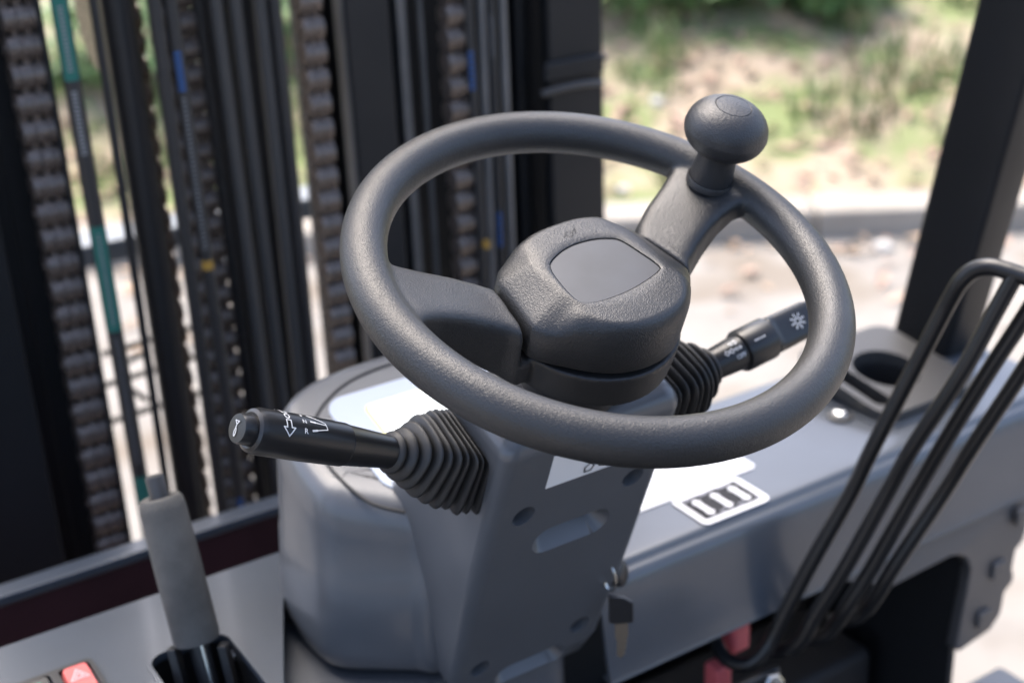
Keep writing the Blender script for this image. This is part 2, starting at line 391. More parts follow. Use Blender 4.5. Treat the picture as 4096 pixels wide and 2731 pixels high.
# ---------------- steering wheel: rim, spokes and hub base grown as one skin, then split into parts
RR, RT = .135, .0127
def torus(R, r, n, k):
    return loft([[WF((R + r * cos(2 * pi * j / k)) * cos(2 * pi * i / n), (R + r * cos(2 * pi * j / k)) * sin(2 * pi * i / n), r * sin(2 * pi * j / k)) for j in range(k)] for i in range(n + 1)], False, False)
def spoke(s):
    rings = []
    #        u      v centre  half width  top     bottom   (slant: the inner end follows the cover seam)
    for u, vc, hw, tp, bt, sk in [(.028, .004, .020, -.0350, -.056, 0), (.0588, .006, .0215, -.0350, -.055, 1), (.0596, .006, .0215, -.0115, -.055, 1), (.068, .0135, .0220, -.0100, -.051, .7), (.080, .0200, .0228, -.0060, -.044, .4),
                              (.094, .0260, .0235, -.0010, -.033, 0), (.107, .0305, .0250, .0032, -.0215, 0), (.118, .0330, .0275, .0068, -.0125, 0), (.1270, .034, .0315, .0080, -.0085, 0)]:
        cz, hz = (tp + bt) / 2, (tp - bt) / 2; ring = []
        for k in range(40):
            t = 2 * pi * k / 40; c, q = cos(t), sin(t); n = 5.5
            v = vc + hw * math.copysign(abs(c) ** (2 / n), c)
            ring.append(WF(s * (u + sk * (.006 - v) * .19), v, cz + hz * math.copysign(abs(q) ** (2 / n), q)))
        rings.append(ring)
    return loft(rings)
base = loft([[WF(r * cos(2 * pi * k / 64), r * sin(2 * pi * k / 64), h) for k in range(64)] for r, h in [(.0545, -.0575), (.0552, -.05), (.0560, -.0345)]])
tmp = mk('tmp_wheel', *join(torus(RR, RT + .0006, 160, 24), spoke(1), spoke(-1), base), None)
rm = tmp.modifiers.new('r', 'REMESH'); rm.mode = 'VOXEL'; rm.voxel_size = .0013
sm = tmp.modifiers.new('s', 'SMOOTH'); sm.factor = .5; sm.iterations = 10
big = evaluated(tmp); old = tmp.data; bpy.data.objects.remove(tmp); bpy.data.meshes.remove(old)
big.shade_smooth(); nrm = [v.vector.copy() for v in big.vertex_normals]
groups = {'rim': [], 'l': [], 'r': [], 'hub': []}
for p in big.polygons:
    q = p.center - WC; u, v, h = q.dot(WU), q.dot(WV), q.dot(NN); rr = sqrt(u * u + v * v)
    if sqrt((rr - RR) ** 2 + h * h) < RT * 1.06 or rr > RR: groups['rim'].append(p.index)
    elif rr < .058: groups['hub'].append(p.index)
    else: groups['r' if u > 0 else 'l'].append(p.index)
def sub(name, ids, mt, parent):
    mp = {}; vs, fs, nr = [], [], []
    for i in ids:
        f = []
        for vi in big.polygons[i].vertices:
            if vi not in mp: mp[vi] = len(vs); vs.append(big.vertices[vi].co.copy()); nr.append(nrm[vi])
            f.append(mp[vi])
        fs.append(tuple(f))
    me = bpy.data.meshes.new(name); me.from_pydata([tuple(v) for v in vs], [], fs); me.materials.append(mt); me.shade_smooth()
    me.normals_split_custom_set_from_vertices([tuple(n) for n in nr])
    o = bpy.data.objects.new(name, me); COL.objects.link(o); o.parent = parent; return o
wheel = lab(sub('steering_wheel', groups['rim'], M['rim'], fl), 'grained black two-spoke steering wheel')
sub('spoke', groups['l'], M['rim'], wheel); sub('spoke', groups['r'], M['rim'], wheel)
sub('hub_base', groups['hub'], M['hubside'], wheel)

# hub cover: outer outline at its foot, smaller outline on top, pocket for the insert
def cover_outline():
    pts = [(.0605, -.014), (.0535, .0262), (.046, .0335), (.034, .0395), (.018, .0440), (0, .0455)]
    back = catmull([(.0535, .0262), (.046, .0340), (.034, .0400), (.018, .0445), (0, .0458), (-.018, .0445), (-.034, .0400), (-.046, .0340), (-.0535, .0262)], 5)
    front = catmull([(-.0595, -.014), (-.0560, -.0210), (-.0465, -.0310), (-.0335, -.0430), (-.018, -.0515), (0, -.0545), (.018, -.0515), (.0335, -.0430), (.0465, -.0310), (.0560, -.0210), (.0595, -.014)], 5)
    left = [(-.0535 - .006 * k / 8, .0262 - .0402 * k / 8) for k in range(1, 8)]
    right = [(.0595 - .006 * k / 8, -.014 + .0402 * k / 8) for k in range(1, 8)]
    return back + left + front + right                 # CCW
CO = cover_outline()
def top_outline(o):
    x, y = o; t = atan2(y, x); a = .0375
    b = .0392 if y > 0 else .0462; n = 2.8
    r = 1 / ((abs(cos(t)) / a) ** n + (abs(sin(t)) / b) ** n) ** (1 / n); return (r * cos(t), r * sin(t))
TO = [top_outline(p) for p in CO]
LOGO = [(-.0289, .0112), (-.0179, .0177), (-.0053, .0204), (.0073, .0196), (.0166, .0167), (.0232, .0118), (.0265, -.0012), (.0284, -.0155), (.0251, -.0192), (.0136, -.0221), (-.0037, -.0244), (-.0218, -.0238), (-.0305, -.0208), (-.0335, -.0165), (-.0329, -.004)]
LG = catmull([(a * 1.04 + .0005, b * 1.04) for a, b in reversed(LOGO)], 8, True)[::-1]
def ang_resample(poly, ths, c=(-.002, -.002)):
    out = []
    for t in ths:
        d = Vector((cos(t), sin(t))); best = None
        for i in range(len(poly)):
            a, b = Vector(poly[i]) - Vector(c), Vector(poly[(i + 1) % len(poly)]) - Vector(c); e = b - a; den = d.x * e.y - d.y * e.x
            if abs(den) < 1e-12: continue
            s = (a.x * e.y - a.y * e.x) / den; k = (a.x * d.y - a.y * d.x) / den
            if s > 0 and -1e-6 <= k <= 1 + 1e-6: best = s if best is None else max(best, s)
        out.append((c[0] + d.x * best, c[1] + d.y * best))
    return out
ths = [atan2(p[1] + .002, p[0] + .002) for p in CO]
LA = ang_resample(LG, ths)
rings = [[WF(a * .94, b * .94, -.0285) for a, b in CO], [WF(a * .985, b * .985, -.0312) for a, b in CO], [WF(a, b, -.0300) for a, b in CO], [WF(a, b, -.0115) for a, b in CO]]
def cov(o, i, t):                                   # rounded at the front, a flat facet along both seams
    wx = max(0, min(1, (abs(o[0]) - .030) / .018)) * max(0, min(1, (o[1] + .034) / .012)); wx = wx * wx * (3 - 2 * wx)
    f = (1 - cos(t * pi / 2)) * (1 - wx) + t * wx; h = sin(t * pi / 2) * (1 - wx) + (t ** .9) * wx
    return WF(o[0] + (i[0] - o[0]) * f, o[1] + (i[1] - o[1]) * f, -.0110 + .0140 * h)
for k in range(1, 9): rings.append([cov(o, i, k / 8) for o, i in zip(CO, TO)])
grow = offset(LA, -.0006)
rings.append([WF(a, b, .0036) for a, b in [(g[0] + (t[0] - g[0]) * .35, g[1] + (t[1] - g[1]) * .35) for g, t in zip(grow, TO)]])
rings.append([WF(a, b, .0037) for a, b in grow]); rings.append([WF(a, b, .0034) for a, b in LA]); rings.append([WF(a, b, .0020) for a, b in LA])
mk('hub_cover', *loft(rings, True, True), M['hub'], wheel, angle=50)
ins = offset(LA, .0007)
mk('emblem_panel', *loft([[WF(a, b, .0021) for a, b in ins], [WF(a, b, .0029) for a, b in ins]]), M['emblem'], wheel, angle=8)
hv, hf = join(*[([(a, b, 0) for a, b in v], f) for v, f in [ribbon(circ(0, 0, .0024, 12), .0005, True), ribbon([(-.0045, -.001), (-.0024, 0)], .0005), ribbon([(.0024, .0005), (.006, .0026)], .0005), ribbon([(.004, -.0015), (.0068, .0036)], .0005)]])
mk('horn_mark', [WF(a + .000, b + .0300, .0040) for a, b, c in hv], hf, M['hubside'], wheel, smooth=False)
# spinner knob
KO = WF(.1158, .0308, 0)
mk('knob_collar', *lathe([(.0148, .004), (.0148, .0078), (.0143, .0086), (.0138, .0083), (.0134, .0066)], KO, NN, 40), M['knob'], wheel)
mk('knob_stem', *lathe([(.0134, .004), (.0133, .012), (.0126, .021), (.0120, .027), (.0126, .033), (.016, .038)], KO, NN, 40), M['knob'], wheel)
kp = [(.004, .0270)] + [(.0258 * cos(t) ** .8, .0440 + .0168 * sin(t)) for t in [radians(a) for a in range(-78, 0, 6)]]
kp += [(.0259, .0436), (.0259, .0442)] + [(.0256 * cos(t) ** .86, .0442 + .0178 * sin(t)) for t in [radians(a) for a in range(5, 68, 5)]]
kp += [(.0114, .0605), (.0110, .0601), (.0106, .0606), (.006, .0613), (.0005, .0615)]
mk('spinner_knob', *lathe(kp, KO, NN, 56), M['knob'], wheel, angle=40)

# ---------------- steering column
def colring(h, ins=0, e0=-.036, e1=.085, hw=.0670, r=.010):
    return [CF(a, b, h) for a, b in rrect(-hw + ins, hw - ins, e0 + ins, e1 - ins, max(.003, r - ins * .3), 6)]
rings = [colring(-.357, .004, -.036, .10, .055), colring(-.353, .0005, -.036, .10, .056), colring(-.336, 0, -.036, .10, .0635)]
for h, e1 in ((-.30, .10), (-.25, .088), (-.20, .062), (-.165, .042), (-.13, .034)): rings.append(colring(h, 0, e1=e1, hw=.0645 if h < -.28 else .0670))
for k in range(0, 6):
    t = k / 5 * pi / 2; rings.append(colring(-.104 + .012 * sin(t), .012 * (1 - cos(t)), e1=.034))
column = lab(mk('steering_column', *loft(rings), M['column'], fl, angle=60), 'slate grey steering column housing with moulded slots')
cap = lambda cx, ch, hw, r: [(cx + hw + r * cos(t), ch + r * sin(t)) for t in [radians(a) for a in range(-90, 91, 15)]] + [(cx - hw - r * cos(t), ch - r * sin(t)) for t in [radians(a) for a in range(-90, 91, 15)]]
PF = lambda a, b, c: CF(a, c, b)
cutl = []
for cx, ch in ((-.0422, -.158), (.0425, -.159), (-.0445, -.319), (.0390, -.316)): cutl.append(prism(circ(cx, ch, .0082, 28), -.06, -.016, PF))
for ch in (-.193, -.3435): cutl.append(loft([[PF(a, b, e) for a, b in cap(.002, ch, .0180, r)] for e, r in ((-.060, .0275), (-.036, .0122), (-.0245, .0048))]))
cut(column, cutl, M['column'], 45)
neck = mk('steering_shaft', *lathe([(.030, -.10), (.030, -.052)], WC, NN, 32), M['black'], column)
# white label with handwritten number
lv, lf = prism([(-.031, -.137), (.028, -.137), (.028, -.108), (-.031, -.108)], -.0366, -.0362, PF)
mk('number_label', lv, lf, M['white'], column, smooth=False)
dv = join(*[([PF(a, b, -.0369) for a, b in v], f) for v, f in [
    ribbon([(x * .0060 + .0000, y * .0060 - .1270) for x, y in [(.1, .1), (-.7, .6), (-.4, 1.2), (.4, 1.1), (.5, .5), (-.6, -.4), (-.5, -1.1), (.3, -1.1), (.6, -.4), (.1, .1)]], .0011),
    ribbon([(x * .0056 + .0110, y * .0056 - .1270) for x, y in [(0, 1), (-.7, .4), (-.6, -.8), (.1, -1.1), (.7, -.4), (.6, .6), (0, 1)]], .0011)]])
mk('number_mark', *dv, M['ink'], column, smooth=False)

# ---------------- instrument pod
half = [(0, .2965), (-.040, .2945), (-.074, .2870), (-.100, .2710), (-.1150, .2450), (-.1190, .2150), (-.1195, .1900), (-.1180, .1740), (-.1130, .1635), (-.1050, .1555), (-.0930, .1460), (-.0790, .1350), (-.0710, .1285), (-.0655, .1215), (-.0600, .1190), (-.050, .119)]
left = catmull(half, 6); podo = left + [(-x, y) for x, y in reversed(left)][:-1]        # CCW from the front
def ztop(y): return 1.1085 + .30 * (y - .15)
def podring(ins, dz=None, z=None): return [T(a, b, (ztop(b) - dz) if z is None else z) for a, b in offset(podo, ins)]
rings = [podring(.006, z=.975), podring(-.001, z=.9765), podring(-.0055, z=.983), podring(-.0065, z=.994), podring(-.006, z=1.01), podring(-.0025, z=1.052), podring(-.0015, z=1.054), podring(.002, dz=.028), podring(.0035, dz=.018), podring(.006, dz=.010), podring(.010, dz=.004), podring(.015, dz=.001), podring(.021, dz=0), podring(.032, dz=0)]
pod = lab(mk('instrument_pod', *loft(rings), M['column'], fl, angle=50), 'rounded grey instrument pod ahead of the column')
gpl = [p for p in offset(podo, .024)]; gpl = [p for p in gpl if p[1] > .135]
def PT(a, b, c): return T(a, b, ztop(b) + c)
seam = catmull([(.088, .150), (.096, .19), (.088, .232), (.05, .262), (0, .271), (-.05, .262), (-.088, .232), (-.096, .192), (-.088, .152), (-.07, .132)], 6)
mk('seam', *tube([PT(a, b, .0002) for a, b in seam], .0013, 8), M['groove'], pod)
mk('bezel', *prism([(a, b) for a, b in rrect(-.071, .071, .150, .252, .016, 6)], -.002, .0012, PT), M['bezel'], pod)
mk('display_border', *prism(rrect(-.046, .056, .152, .236, .006, 4), .0005, .0016, PT), M['lcdrim'], pod)
mk('display', *prism(rrect(-.0435, .0535, .1545, .2335, .004, 4), .001, .0022, PT), M['lcd'], pod)
mk('pod_button', *prism(circ(-.059, .196, .0035, 16), .0005, .0022, PT), M['dash'], pod)
# pedestal under pod and column
ped = [(-.090, .180), (-.104, .205), (-.104, .240), (-.095, .27), (-.06, .285), (.06, .285), (.09, .26), (.09, .22), (.05, .200), (-.05, .180)]
pdo = catmull(list(reversed(ped)), 5, True)
mk('pedestal', *loft([[T(a, b, .60) for a, b in pdo], [T(a, b, .9755) for a, b in pdo]]), M['column'], fl, angle=60)
mk('column_shelf', *loft([[T(a, b, z) for a, b in rrect(-.158, .060, .118, .268, .03, 6)] for z in (.60, .964, .970)]), M['column'], fl, angle=40)
# ---------------- stalks with rubber boots
def cyl_map(org, d, ref, r):
    d = Vector(d).normalized(); ref = (Vector(ref) - d * Vector(ref).dot(d)).normalized(); q = d.cross(ref)
    return lambda s, a: org + d * s + ref * (r * cos(a / r)) + q * (r * sin(a / r))
def boot(name, c0, out, c1, hb, rt, ribs, parent):
    rings = []; n = 56; per = 10; ax = (c1 - c0).normalized(); jr = random.Random(5); jit = [(jr.uniform(-.0007, .0007), jr.uniform(-.0007, .0007), jr.uniform(-.0005, .0006)) for _ in range(ribs + 1)]
    N_ = ribs * per
    for i in range(N_ + 1):
        f = i / N_; c = c0.lerp(c1, f); dr = out.lerp(ax, min(1, f * 1.3)).normalized()
        u = (EY - dr * EY.dot(dr)).normalized(); v = dr.cross(u); ja, jb, jc = jit[i // per]; pw = sin(pi * (i % per) / per); c = c + u * ja * pw + Vector((0, 0, jb * pw))
        ph = (i % per) / per; prof = (abs(sin(pi * ph))) ** .85             # round crests, sharp valleys
        g = f ** 2.7; size = (hb * (1 - g) + rt * g) * (1 + .05 * sin(pi * f)); ex = 8 * (1 - min(1, f * 1.15)) ** 1.3 + 2
        dep = .0098 * (1 - f) + .0050 * f; r = size - dep * (1 - prof) + jc * pw
        ring = []
        for k in range(n):
            t = 2 * pi * k / n; a, b = cos(t), sin(t); rad = 1 / ((abs(a) ** ex + abs(b) ** ex) ** (1 / ex))
            ring.append(c + u * (r * rad * a) + v * (r * rad * b))
        rings.append(ring)
    return mk(name, *loft(rings), M['rubber'], parent, angle=75)
# left stalk: direction lever with horn button
LB = CF(-.0640, .0005, -.1385); LE = CF(-.2075, .0125, -.0620); LD = (LE - LB).normalized(); LT = LB + LD * .066
prof = [(.0085, .050), (.0097, .062), (.0100, .070), (.0118, .0985), (.0119, .0988), (.0117, .0992), (.0124, .0998), (.0129, .130), (.0128, .1575), (.0118, .1610), (.0098, .1620), (.0092, .1618)]
stalk = lab(mk('control_stalk', *lathe(prof, LB, LD, 40), M['stalk'], fl, angle=30), 'black direction stalk with horn button, left of the column')
boot('rubber_boot', LB, Vector((-1, 0, 0)), LT, .0243, .0112, 10, stalk)
mk('horn_button', *lathe([(.0085, .160), (.0085, .1680), (.0078, .1696), (.0004, .1700)], LB, LD, 36), M['stalk'], stalk)
hb, hc = axes(LD)[0:2]
toCam = (CAM - LE); refv = (toCam - LD * toCam.dot(LD)).normalized(); refq = LD.cross(refv)
# horn pictogram on the button
upb = (Vector((0, 0, 1)) - LD * LD.z).normalized(); sb = LD.cross(upb)
hp = join(*[([(a, b) for a, b in v], f) for v, f in [ribbon([(.0008 * cos(t), -.0022 + .0022 * sin(t)) for t in [2 * pi * k / 10 for k in range(10)]], .0006, True), ribbon([(.0004, 0), (.0002, .0022), (-.0014, .0042), (.0022, .0038), (.0004, .0022)], .0006)]])
mk('horn_mark', [LB + LD * .1704 + upb * b + sb * a for a, b in hp[0]], hp[1], M['print'], stalk, smooth=False)
# pad print: arrows, o, F N R and the lever fan, wrapped on the barrel
RB = .01315
cm = cyl_map(LB, LD, refv, RB)
def put(name, shapes, s0, a0, mt, parent, mp, sx=1, sy=1):
    v, f = join(*[([(a, b) for a, b in q[0]], q[1]) for q in shapes])
    return mk(name, [mp(s0 + a * sx, a0 + b * sy) for a, b in v], f, mt, parent, smooth=False)
# along the barrel s grows to the tip (image left), so text runs with -s; test sign of wrap
sgn = 1 if (cm(.13, .004) - cm(.13, 0)).dot(UPV) > 0 else -1
arrow = [(0, -.0062), (.0028, -.0026), (.0011, -.0026), (.0011, .0008), (-.0011, .0008), (-.0011, -.0026), (-.0028, -.0026)]
put('arrow_mark', [ribbon(arrow, .0005, True), ribbon([(.0011 * cos(t), .0030 + .0013 * sin(t)) for t in [2 * pi * k / 12 for k in range(12)]], .0005, True), ribbon([(a, .0052 - (b - .0008)) for a, b in arrow], .0005, True)], .1450, sgn * .0085, M['print'], stalk, cm, -1.35, sgn * 1.35)
put('letter_mark', [([(a, b + d) for a, b in v], f) for (v, f), d in ((textg('R', .0042), -.0048), (textg('N', .0036), .0012), (textg('F', .0036), .0062))], .1340, sgn * .0090, M['print'], stalk, cm, -1, sgn)
put('lever_mark', [ribbon([(-.0050, -.0042), (.0054, -.0022), (.0050, .0006), (-.0052, .0016)], .00055), ribbon([(.0050, .0006), (.0046, .0020), (-.0054, .0068)], .00055), ribbon([(-.0052, .0016), (-.0022, .0013)], .0011), ribbon([(-.0050, -.0042), (-.0020, -.0036)], .0011), ribbon([(-.0054, .0068), (-.0026, .0055)], .0011)], .1245, sgn * .0092, M['print'], stalk, cm, -1, sgn)
# right stalk: lights and turn signals
QB = CF(.0640, -.004, -.1260); QE = CF(.2010, -.0015, -.1010); QD = (QE - QB).normalized(); QT = QB + QD * .058
prof = [(.0085, .040), (.0094, .046), (.0104, .052), (.0122, .0795), (.0124, .0797), (.0124, .0800), (.0143, .0802), (.0147, .0815), (.0147, .103), (.0143, .1045), (.0133, .1050), (.0130, .1055)]
st2 = lab(mk('control_stalk', *lathe(prof, QB, QD, 40), M['stalk'], fl, angle=30), 'black light and turn signal stalk, right of the column')
boot('rubber_boot', QB, Vector((1, 0, 0)), QT, .0285, .0108, 8, st2)
toC = CAM - QE; rq = (toC - QD * toC.dot(QD)).normalized(); uq = QD.cross(rq)
sg2 = 1 if uq.dot(UPV) > 0 else -1; uq = uq * sg2
def QF(a, b, c): return QB + QD * a + uq * b + rq * c
# flattened twist knob
rings = []
for s, a, b in [(.1040, .0120, .0120), (.1052, .0128, .0120), (.1075, .0130, .0098), (.1120, .0130, .0086), (.1380, .0124, .0082), (.1420, .0112, .0076), (.1440, .0085, .0058), (.1446, .004, .003)]:
    rings.append([QF(s, a * math.copysign(abs(cos(t)) ** .5, cos(t)), b * math.copysign(abs(sin(t)) ** .5, sin(t))) for t in [2 * pi * k / 40 for k in range(40)]])
mk('twist_knob', *loft(rings), M['stalk'], st2, angle=45)
sun = [ribbon(circ(0, 0, .0021, 14), .0009, True)] + [ribbon([(.0034 * cos(t), .0034 * sin(t)), (.0053 * cos(t), .0053 * sin(t))], .0011) for t in [2 * pi * k / 8 + .2 for k in range(8)]]
sv, sf = join(*[([(a, b) for a, b in v], f) for v, f in sun])
mk('sun_mark', [QF(.126 + a, .0012 + b, .0093) for a, b in sv], sf, M['print'], st2, smooth=False)
cm2 = cyl_map(QB, QD, rq, .0149); cm3 = cyl_map(QB, QD, rq, .0119)
s2 = 1 if (cm2(.09, .004) - cm2(.09, 0)).dot(UPV) > 0 else -1
put('index_mark', [ribbon([(-.004, 0), (.004, 0)], .0012)], .0905, s2 * .0020, M['print'], st2, cm2, 1, s2)
cm3 = lambda s, a: QB + QD * s + (rq * cos(a / .0118) + uq * sin(a / .0118)) * (.0122 - .0006 + .0022 * (s - .06) / .03)
put('lamp_mark', [ribbon([(.001 + .0016 * cos(t), .0016 * sin(t)) for t in [radians(a) for a in range(-90, 91, 30)]] + [(.001, -.0016)], .0005, True)] + [ribbon([(-.0030, k * .0011), (-.0004, k * .0011)], .0005) for k in (-1, 0, 1)], .0725, .0072, M['print'], st2, cm3)
ar = [(-.0030, 0), (-.0012, .0019), (-.0012, .0008), (.0004, .0008), (.0004, -.0008), (-.0012, -.0008), (-.0012, -.0019)]
put('turn_mark', [ribbon(ar, .00045, True), ribbon([(-a + .0014, b) for a, b in ar], .00045, True), ribbon(circ(.0062, 0, .0009, 8), .0005, True), ribbon(circ(.0092, 0, .0009, 8), .0005, True)], .0660, .0024, M['print'], st2, cm3)
put('off_mark', [textg('OFF', .0042)], .0735, -.0030, M['print'], st2, cm3)

# ---------------- left deck with brake slot and switches
DZ = 1.0
deck_o = [(-.1705, -.06), (-.1655, .144), (-.129, .2256), (-.1105, .266), (-.085, .288), (-.03, .2970), (-.03, .2985), (-.60, .3025), (-.60, -.06)]
slot = rrect(-.2345, -.1765, .07, .2235, .013, 5)
vs, fs = plate(list(reversed(deck_o)), [slot], DZ - .006, DZ, T)
deck = lab(mk('dash_deck', vs, fs, M['dash'], fl, angle=30, bevel=.0018, seg=2), 'grey dash deck left of the column')
mk('deck_skirt', *boxg(-.60, -.034, .2900, .2945, .90, DZ - .0065), M['dash'], deck)
mk('slot_trim', *plate(rrect(-.2375, -.1735, .067, .2265, .016, 5), [rrect(-.2340, -.177, .0705, .223, .0125, 5)], DZ - .004, DZ + .0016, T), M['dash'], deck)
mk('slot_box', *join(boxg(-.24, -.236, .06, .235, .86, DZ - .0062), boxg(-.175, -.171, .06, .235, .86, DZ - .0062), boxg(-.2355, -.1755, .229, .233, .86, DZ - .0062), boxg(-.2355, -.1755, .06, .228, .86, .864)), M['black'], deck, smooth=False)
for x, y, z in ((-.222, .196, .978), (-.178, .213, .985)):
    mk('bolt', *lathe([(.0068, -.006), (.0068, .002), (.005, .004), (.0042, .0045)], T(x, y, z), (-.3, -.6, .7), 6), M['steel'], deck, angle=25)
# switch bank
sw = mk('switch_bank', *plate(rrect(-.344, -.2665, .18, .2440, .005, 4), [rrect(-.2905, -.2695, .185, .2405, .003, 3), rrect(-.3175, -.2965, .185, .2405, .003, 3)], DZ - .002, DZ + .005, T), M['black'], deck, bevel=.001)
sw['label'] = 'black rocker switch bank with red hazard rocker'
def rk(x0, x1, mt):
    return mk('rocker_switch', *loft([[T(a, b, DZ + .001) for a, b in rrect(x0, x1, .188, .2385, .0025, 3)], [T(a, b, DZ + .0052 + (b - .22) * .08) for a, b in rrect(x0 + .0012, x1 - .0012, .189, .2373, .0025, 3)]]), mt, deck, angle=30)
rk(-.2893, -.2707, M['hazard']); rk(-.3163, -.2977, M['black'])
tri = lambda s: [(-.280 + s * .0068 * sin(t), .2255 + s * .0068 * cos(t)) for t in (0, 2 * pi / 3, 4 * pi / 3)]
tv, tf = join(*[([(a, b) for a, b in v], f) for v, f in (ribbon(tri(1.0), .0009, True), ribbon(tri(.5), .0008, True))])
mk('hazard_mark', [T(a, b, DZ + .0056 + (b - .22) * .08) for a, b in tv], tf, M['print'], deck, smooth=False)
mk('lamp_mark', [T(a, b, DZ + .0056 + (b - .22) * .08) for a, b in [(-.310, .228), (-.304, .228), (-.304, .232), (-.310, .232)]], [(0, 1, 2, 3)], M['greenled'], deck, smooth=False)
# ---------------- parking brake
G0, G1 = atd(790, 2560, .958), atd(640, 1990, .945); GD = (G1 - G0).normalized()
brake = lab(mk('brake_lever', *tube([G0 - GD * .09, G0 + GD * .02], .0072, 12), M['black'], fl), 'parking brake lever with grey foam grip')
gl = (G1 - G0).length
mk('foam_grip', *lathe([(.0085, -.0005), (.0152, .000), (.0163, .004), (.0164, gl * .5), (.0160, gl - .008), (.0152, gl - .002), (.0134, gl + .0005), (.0075, gl + .0005), (.0072, gl - .004)], G0, GD, 36), M['foam'], brake)
mk('release_button', *lathe([(.0066, gl - .01), (.0066, gl + .0148), (.0060, gl + .0158), (.0005, gl + .0160)], G0, GD, 20), M['hosegrey'], brake)
mk('release_rod', *tube([G0 - GD * .09 + RGT * .0055 - FWD * .008, G0 + RGT * .0035 - FWD * .006], .0016, 8), M['steel'], brake)
gu = GD.cross(FWD).normalized()
for k, (a, b) in enumerate(((-.020, -.004), (.0125, .006))):
    mk('bracket', *boxg(a, a + .006, -.008, .008, -.10, -.004, lambda x, y, z: G0 + RGT * x - FWD * (y - b) + GD * z), M['black'], brake, bevel=.001)
# ---------------- front frame and flange beyond the deck
f0, f1 = atz(0, 2387, .94), atz(0, 2334, .94)
ff = lab(mk('front_frame', *boxg(-.60, .03, f0.y + .003, f1.y - .004, .55, .9298), M['maroon'], fl), 'dark maroon front frame wall')
mk('frame_flange', *boxg(-.60, .032, f0.y, f1.y, .930, .940), M['dash'], ff, bevel=.002)
# ---------------- right cowl
cp = [(.300, .93), (.3025, .965), (.3035, .988), (.3005, .9965), (.2930, 1.0), (.262, 1.0005), (.230, 1.0008), (.198, 1.0006), (.168, 1.0004), (.136, .9998), (.1290, .9984), (.1262, .9955), (.1236, .9942), (.1208, .9930), (.1175, .9890), (.1145, .9800), (.1110, .9640), (.1075, .9440), (.1045, .9270), (.1020, .9165), (.1010, .9135), (.1040, .9120), (.1120, .9150)]
cp = catmull(cp, 4)
def cowl_ring(x, f=1.0, dz=0.0):
    return [T(x, .2 + (y - .2) * f, z - dz * max(0, (y - .1) / .2)) for y, z in cp]
rings = [cowl_ring(x) for x in (.078, .10, .16, .22, .28, .34, .40, .46, .52, .57, .60)] + [cowl_ring(.62, .985), cowl_ring(.632, .95), cowl_ring(.638, .88)]
vs, fs = loft(rings, False, False, False)
o = len(vs); inner = [v + Vector((0, 0, -.004)) for v in vs]
cowl = mk('dash_cowl', vs, fs, M['dash'], fl, angle=50)
cowl['label'] = 'glossy grey dash cowl right of the column'
sd_ = cowl.modifiers.new('s', 'SOLIDIFY'); sd_.thickness = .004; sd_.offset = 1 if False else -1
# recalc may flip an open sheet: make normals point up/out
me = cowl.data
if sum(p.normal.z for p in me.polygons if p.center.z > .999) < 0: me.flip_normals()
me = evaluated(cowl); cowl.modifiers.clear(); cowl.data = me; me.materials.clear(); finish(me, M['dash'], True, 50)
CX, CY = .494, .221
def TL(a, b, c): return T(a, b, c + max(0, b - .165) * .16)
cut(cowl, [prism(circ(CX, CY, .0335, 40), .95, 1.05, T), prism(rrect(.4385, .4595, .175, .245, .009, 5), .95, 1.05, T)], M['dash'], 50)
# cup holder tray
tray = rrect(.4310, .557, .1600, .285, .020, 6)
th = [circ(CX, CY, .0318, 44), [(x, y) for x, y in rrect(.4395, .4585, .1765, .2440, .0085, 5)]]
cup = lab(mk('cup_holder', *plate(tray, th, .9985, 1.0120, TL), M['hosegrey'], fl, angle=35, bevel=.0022, seg=3), 'dark cup holder tray set into the cowl')
mk('cup_wall', *loft([[TL(a, b, z) for a, b in circ(CX, CY, r, 36)] for r, z in ((.0322, 1.008), (.031, .92), (.001, .919))], False, False), M['black'], cup)
mk('slot_wall', *loft([[TL(a, b, z) for a, b in rrect(.4392, .4588, .1762, .2443, .0088, 5)] for z in (1.008, .95)], False, True), M['black'], cup)
mk('tray_flange', *prism(offset(tray, -.005), .9990, 1.0028, T), M['dash'], cup, angle=40, bevel=.001)
cut(bpy.data.objects['tray_flange'], [prism(circ(CX, CY, .0325, 40), .95, 1.05, T), prism(rrect(.4385, .4595, .175, .245, .009, 5), .95, 1.05, T)], M['dash'], 50)
sc = atz(3367, 1660, 1.0)
mk('washer', *lathe([(.0115, 0), (.0115, .0028), (.0105, .0032)], T(min(sc.x, .4150), sc.y - .003, 1.0004), (0, 0, 1), 28), M['hosegrey'], cup)
mk('screw', *lathe([(.0078, .003), (.0074, .0056), (.005, .0072), (.0022, .0074), (.0020, .0050)], T(min(sc.x, .4150), sc.y - .003, 1.0004), (0, 0, 1), 24), M['steel'], cup)
